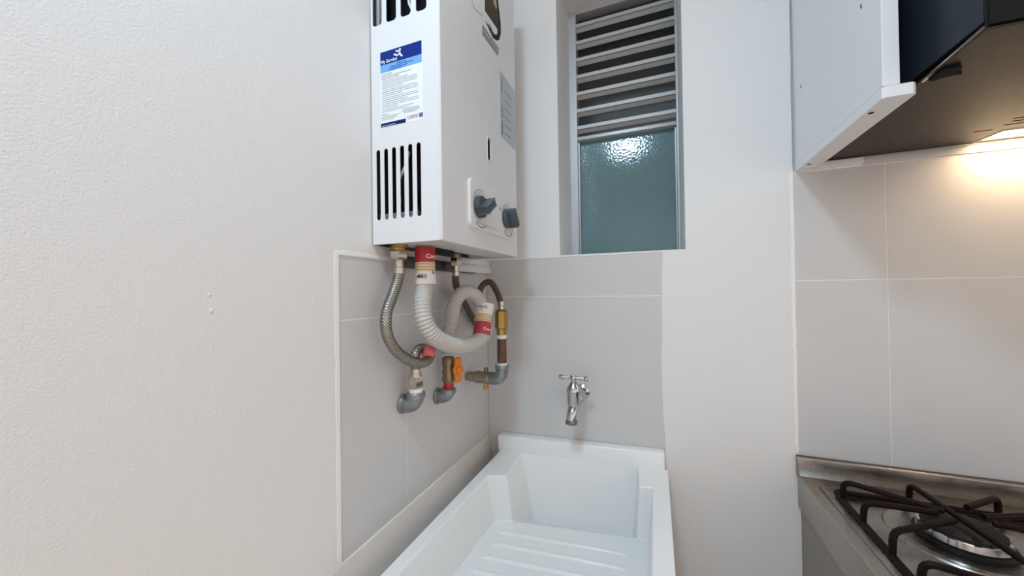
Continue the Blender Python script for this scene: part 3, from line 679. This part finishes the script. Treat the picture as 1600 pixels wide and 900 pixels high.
basin = obj('basin', bm, SINKM, sink, smooth=179)
md = basin.modifiers.new('bevel', 'BEVEL'); md.width = .012; md.segments = 4; md.limit_method = 'ANGLE'; md.angle_limit = math.radians(12); md.harden_normals = True
bm = B(); box(bm, -.4315, 0.0165, sy1 - .0005, YB - .0005, sz - .02, -.4165, .004, 3); obj('back_upstand', bm, SINKM, sink)
for k in range(8):
    yy = .795 - k * .047; zz = -.572 + (.83 - yy) * .072
    bm = B(); tube(bm, [V((x, yy + (x + .21) * .05, zz + dz)) for x, dz in ((-.352, -.004), (-.340, 0), (-.28, .0005), (-.21, .0005), (-.14, .0005), (-.080, 0), (-.066, -.004))], .0062, 12); obj('washboard_rib', bm, SINKM, sink)
for yy in (.45, .90):
    bm = B(); box(bm, sx0 + .05, sx1 - .05, yy - .04, yy + .04, ZF, -.655, .004); obj('support', bm, PLASTER, sink)
sink.rotation_euler = (0, -math.radians(1.6), 0)

# ================================================================== TAP
tx, ty = -.1965, .918
tap = thing('tap', (tx, YB, -.279), 'chrome garden tap with T-bar handle on the back wall', 'tap')
bm = B(); lathe(bm, (tx + .006, YB + .001, -.279), (0, -1, 0), [(0, 0), (.021, 0), (.0205, .003), (.014, .007), (.0125, .012), (0, .012)], 26); obj('wall_flange', bm, CHROME, tap)
bm = B(); lathe(bm, (tx + .006, YB - .004, -.279), V((-.006, -.068, 0)), [(0, 0), (.0145, 0), (.0145, .018), (.0180, .022), (.0190, .034), (.0175, .046), (.016, .05), (.016, .060), (0, .066)], 20); obj('inlet', bm, CHROME, tap, smooth=50)
bm = B(); lathe(bm, (tx, ty, -.300), (0, 0, 1), [(0, 0), (.012, .002), (.0165, .012), (.0170, .038), (.0180, .041), (.0180, .050), (.0150, .056), (.0105, .062), (.0085, .067), (.0055, .068), (.0055, .080), (0, .080)], 22); obj('body', bm, CHROME, tap)
bm = B(); tube(bm, spline([(tx, ty + .012, -.283), (tx - .0005, ty + .002, -.295), (tx - .0018, ty - .010, -.306), (tx - .003, ty - .016, -.318), (tx - .003, ty - .0175, -.329)], 6), lambda i, s: .0150 - s * .05, 18); obj('spout', bm, CHROME, tap)
bm = B(); lathe(bm, (tx - .003, ty - .0176, -.324), (0, -.05, -1), [(.009, 0), (.0142, .0005), (.0148, .003), (.0148, .008), (.0138, .0095), (.009, .0095), (.009, .002)], 22); obj('nozzle_ring', bm, CHROMEDK, tap)
hz = -.2225; hu = V((1, .04, -.03)).normalized()
bm = B(); lathe(bm, (tx, ty, hz - .007), (0, 0, 1), [(0, 0), (.0065, 0), (.0085, .004), (.0085, .010), (.006, .014), (0, .0155)], 18); hdl = obj('handle', bm, CHROME, tap)
bm = B(); c = V((tx, ty, hz)); rod(bm, c - hu * .030, c + hu * .030, .0040, 12); obj('crossbar', bm, CHROME, hdl)
for sgn in (-1, 1):
    bm = B(); lathe(bm, c + hu * sgn * .0255, hu * sgn, [(0, 0), (.0055, .001), (.0075, .005), (.0068, .009), (.004, .0116), (0, .012)], 16); obj('handle_end', bm, CHROME, hdl)

# ================================================================== STEEL COUNTER, BASE CABINET, HOB
CZ = -.4186; CX0 = .2905
ctr = thing('steel_counter', (CX0, 1.0, CZ), 'brushed stainless steel countertop with upstand against grey tiles', 'countertop')
bm = B(); box(bm, CX0, 1.75, .43, YB - .004, CZ - .072, CZ, .0018, 3); obj('top_sheet', bm, STEEL, ctr)
bm = B(); box(bm, CX0 - .003, 1.75, YB - .015, YB - .002, CZ - .003, -.3775, .003, 3); obj('upstand', bm, STEEL, ctr)
bm = B(); tube(bm, [V((CX0 - .002, YB - .006, -.3772)), V((1.75, YB - .006, -.3772))], .0016, 8); obj('upstand_lip', bm, DKSTEEL, ctr)
bc = thing('base_cabinet', (CX0, .72, ZF), 'taupe kitchen base cabinet below the steel countertop', 'cabinet')
bm = B(); box(bm, CX0 + .006, CX0 + .022, .46, YB - .003, ZF, CZ - .0725); obj('side_panel', bm, SIDEP, bc, smooth=0)
bm = B(); box(bm, CX0 + .022, 1.74, .50, YB - .01, ZF + .10, CZ - .073); obj('carcass', bm, SIDEP, bc, smooth=0)
for k in range(3):
    x0 = CX0 + .024 + k * .475; bm = B(); box(bm, x0 + .002, x0 + .471, .480, .4985, ZF + .105, CZ - .085, .002); dr = obj('door', bm, SIDEP, bc)
    bm = B(); rod(bm, (x0 + .42, .465, CZ - .25), (x0 + .42, .465, CZ - .13), .005, 10); obj('handle', bm, CHROME, dr)
# hob
hob = thing('gas_hob', (.62, .72, CZ), 'stainless gas hob with dark wire pan supports', 'hob')
bm = B(); box(bm, .312, 1.02, .452, .945, CZ, CZ + .0032, .0014); obj('hob_plate', bm, STEEL, hob)
BC = V((.4560, .816, CZ + .003))
def burner(c, s=1.0):
    b = thing('x', (0, 0, 0), 'x', 'x') if False else None
    bm = B(); lathe(bm, c, (0, 0, 1), [(.092 * s, 0), (.090 * s, .0022), (.080 * s, .003), (.074 * s, .0012), (.055 * s, .0008), (.0, .0008)], 48); dish = obj('drip_dish', bm, STEEL, hob)
    bm = B(); lathe(bm, c, (0, 0, 1), [(0, 0), (.054 * s, .0), (.056 * s, .004), (.056 * s, .008), (.050 * s, .009), (0, .009)], 40); bb = obj('burner_base', bm, CAPM, hob)
    bm = B(); lathe(bm, c, (0, 0, 1), [(.040 * s, .009), (.050 * s, .009), (.052 * s, .011), (.050 * s, .020), (.046 * s, .0215), (.036 * s, .0215)], 40); obj('burner_ring', bm, CHROME, bb)
    bm = B(); lathe(bm, c, (0, 0, 1), [(0, .019), (.040 * s, .019), (.046 * s, .0215), (.046 * s, .0245), (.040 * s, .0275), (.014 * s, .0285), (.013 * s, .026), (0, .026)], 40); obj('burner_cap', bm, CAPM, bb)
    for k in range(18):
        a = 2 * math.pi * k / 18; bm = B(); obox(bm, c + V((math.cos(a) * .041 * s, math.sin(a) * .041 * s, .0225)), (math.cos(a), math.sin(a), 0), (-math.sin(a), math.cos(a), 0), (0, 0, 1), .011, .004, .005); obj('flame_port', bm, CAPM, bb, smooth=0)
burner(BC)
burner(V((.800, .60, CZ + .003)), .85)
def bent(pts, r=.0048, rad=.012):
    """wire through pts with rounded corners"""
    P = [V(p) for p in pts]; out = [P[0]]
    for a, b, c in zip(P, P[1:], P[2:]):
        k = min(rad, (b - a).length * .45, (c - b).length * .45); p, q = b + (a - b).normalized() * k, b + (c - b).normalized() * k
        out += [p.lerp(b, t).lerp(b.lerp(q, t), t) for t in (0, .25, .5, .75, 1)]
    return out + [P[-1]]
def support(x0, x1, y0, y1, fingers, where):
    g = thing('pan_support', ((x0 + x1) / 2, (y0 + y1) / 2, CZ + .003), 'dark wire pan support ' + where, 'pan support', 'pan supports on the hob')
    zb = CZ + .0085; R = .0050
    bm = B(); ring = bent([((x0 + x1) / 2, y0, zb), (x0, y0, zb), (x0, y1, zb), (x1, y1, zb), (x1, y0, zb), ((x0 + x1) / 2, y0, zb)], rad=.010); tube(bm, ring, R, 10); obj('frame', bm, WIRE, g)
    for k in ((x0 + .01, y0 + .004), (x0 + .01, y1 - .004), (x1 - .01, y0 + .004), (x1 - .01, y1 - .004)):
        bm = B(); lathe(bm, (k[0], k[1], CZ + .0032), (0, 0, 1), [(0, 0), (.005, 0), (.005, .004), (.003, .006), (0, .006)], 10); obj('foot', bm, WIRE, g)
    zt = CZ + .0440
    for (bx, by), (ex, ey), drop in fingers:
        dirv = V((ex - bx, ey - by, 0)).normalized()
        bm = B(); tube(bm, bent([(bx, by, zb - .002), (bx + dirv.x * .003, by + dirv.y * .003, zt), (ex, ey, zt - drop)], rad=.013), .0048, 10); obj('finger', bm, WIRE, g)
    return g
cx, cy = BC.x, BC.y
gx0, gx1, gy0, gy1 = .3285, .640, .470, .916
support(gx0, gx1, gy0, gy1, [((gx0, .887), (cx - .012, cy + .016), .004), ((gx0, .811), (cx - .030, cy - .002), .0), ((gx0, .727), (cx - .020, cy - .020), .0),
    ((.440, gy1), (.462, .690), .002), ((.556, gy1 - .006), (.482, .850), .0), ((gx1, .887), (cx + .03, cy + .008), .0), ((gx1, .780), (cx + .03, cy - .01), .0),
    ((gx0, .664), (.50, .63), .004), ((gx0, .56), (.45, .58), 0), ((.44, gy0), (.46, .56), 0), ((gx1, .62), (.53, .63), 0)], 'over the nearest burner, beside the counter end')
support(.652, .96, gy0, gy1, [((.652, .887), (.76, .82), 0), ((.652, .72), (.76, .73), 0), ((.75, gy1), (.78, .82), 0), ((.87, gy1), (.84, .82), 0), ((.96, .80), (.85, .78), 0), ((.652, .58), (.75, .60), 0), ((.80, gy0), (.80, .54), 0), ((.96, .60), (.86, .60), 0)], 'second along the hob at the right edge')

# ================================================================== WALL CABINET AND RANGE HOOD
wc = thing('wall_cabinet', (.30, YB, .26), 'white melamine wall cabinet beside the range hood', 'cabinet')
bm = B(); box(bm, .2985, .3170, .657, YB - .003, .2765, ZC - .12, .0006, 1); obj('side_panel', bm, MELAM, wc)
bm = B(); plate(bm, [[(.2985, .660), (.3015, .657), (.3305, .657), (.3350, .6615), (.3350, YB - .003), (.2985, YB - .003)]], (0, 0, .2762), (1, 0, 0), (0, 1, 0), (0, 0, -1), .0160, .0007); bl = obj('bottom_board', bm, MELAM, wc, smooth=0)
for q in ((1264, 256.5), (1361, 176.5)):
    p = PZ(*q, .2602); bm = B(); lathe(bm, p, (0, 0, -1), [(0, 0), (.0036, 0), (.0034, .0005), (0, .0003)], 14); obj('screw_hole', bm, DARK, bl)
for q in ((1345.5, 10), (1251.5, 135)):
    p = PX(*q, .2985); bm = B(); obox(bm, p, (0, .25, 1), (0, 1, -.25), (1, 0, 0), .0075, .0028, .0008); obj('chip_mark', bm, DKSTEEL, wc, smooth=0)
bm = B(); box(bm, .317, 1.20, .675, YB - .003, .52, ZC - .12, .001, 1); obj('carcass', bm, MELAM, wc)
bm = B(); box(bm, .318, .755, .655, .674, .522, ZC - .122, .0015); obj('door', bm, MELAM, wc)
bm = B(); box(bm, .759, 1.199, .655, .674, .522, ZC - .122, .0015); obj('door', bm, MELAM, wc)
hx0, hx1, hyf, hz0 = .3415, 1.15, .558, .2770
hood = thing('range_hood', (.75, YB, hz0), 'black range hood with brown steel underside and a lit warm lamp', 'range hood')
bm = B(); plate(bm, [[(hyf + .004, hz0 + .012), (YB - .004, hz0 + .012), (YB - .004, .50), (.72, .50), (hyf + .004, .42)]], (hx0, 0, 0), (0, 1, 0), (0, 0, 1), (1, 0, 0), .003, .0005); obj('side_panel', bm, HOODNV, hood, smooth=0)
bm = B(); plate(bm, [[(hyf + .004, hz0 + .012), (YB - .004, hz0 + .012), (YB - .004, .50), (.72, .50), (hyf + .004, .42)]], (hx1, 0, 0), (0, 1, 0), (0, 0, 1), (-1, 0, 0), .003, .0005); obj('side_panel', bm, HOODNV, hood, smooth=0)
bm = B(); box(bm, hx0, hx1, hyf - .004, hyf + .004, hz0 + .004, .42, .002); obj('front_glass', bm, HOODBK, hood)
bm = B(); obox(bm, ((hx0 + hx1) / 2, (hyf + .72) / 2, .46), (1, 0, 0), (0, .145, .08), (0, -.08, .145), hx1 - hx0, .166, .004); obj('sloping_top', bm, HOODBK, hood, smooth=0)
slits = []
for px, py in ((1536, 204.5), (1584, 193.5), (1596, 187.5), (1601, 183)):
    p = PZ(px, py, hz0); slits.append(rrect(p.x - .0125, p.x + .0125, p.y - .0022, p.y + .0022, .002, 3))
lensh = [(.590, .9355), (.72, .9355), (.72, .989), (.585, .989)]
lever = rrect(.347, .357, .617, .658, .003, 3)
bm = B(); plate(bm, [[(hx0, hyf), (hx1, hyf), (hx1, YB - .003), (hx0, YB - .003)], lensh] + slits, (0, 0, hz0 + .003), (1, 0, 0), (0, 1, 0), (0, 0, -1), .003, .0004); under = obj('underside', bm, HOODST, hood, smooth=0)
bm = B(); box(bm, hx0 + .003, hx1 - .003, hyf + .01, YB - .005, hz0 + .03, hz0 + .034); obj('inner_liner', bm, DARK, hood, smooth=0)
bm = B(); plate(bm, [lensh], (0, 0, hz0 + .006), (1, 0, 0), (0, 1, 0), (0, 0, -1), .004, .001); obj('lamp_lens', bm, LENS, hood, smooth=0)
bm = B(); tube(bm, [V((x, y, hz0 + .0005)) for x, y in ((.5845, .990), (.5895, .935), (.721, .935))], .0022, 8); obj('lamp_bezel', bm, PLASTIC_W, hood)
bm = B(); tube(bm, [V((hx0 + .002, .665, hz0 + .001)), V((hx0 + .001, hyf + .002, hz0 + .006))], .0022, 8); obj('edge_strip', bm, NICKEL, hood)
catch = [tuple(PZ(a, b, hz0)[:2]) for a, b in ((1451, 123), (1462, 113), (1475, 104), (1500, 98), (1503, 103), (1498, 107), (1503, 112), (1488, 114), (1474, 117), (1460, 122))]
bm = B(); plate(bm, [catch], (0, 0, hz0), (1, 0, 0), (0, 1, 0), (0, 0, -1), .004, .001); obj('visor_catch', bm, DARK, hood, smooth=0)
bm = B(); box(bm, hx0 + .10, hx1 - .10, .76, YB - .004, .50, .518, .001); obj('duct_collar', bm, HOODBK, hood)
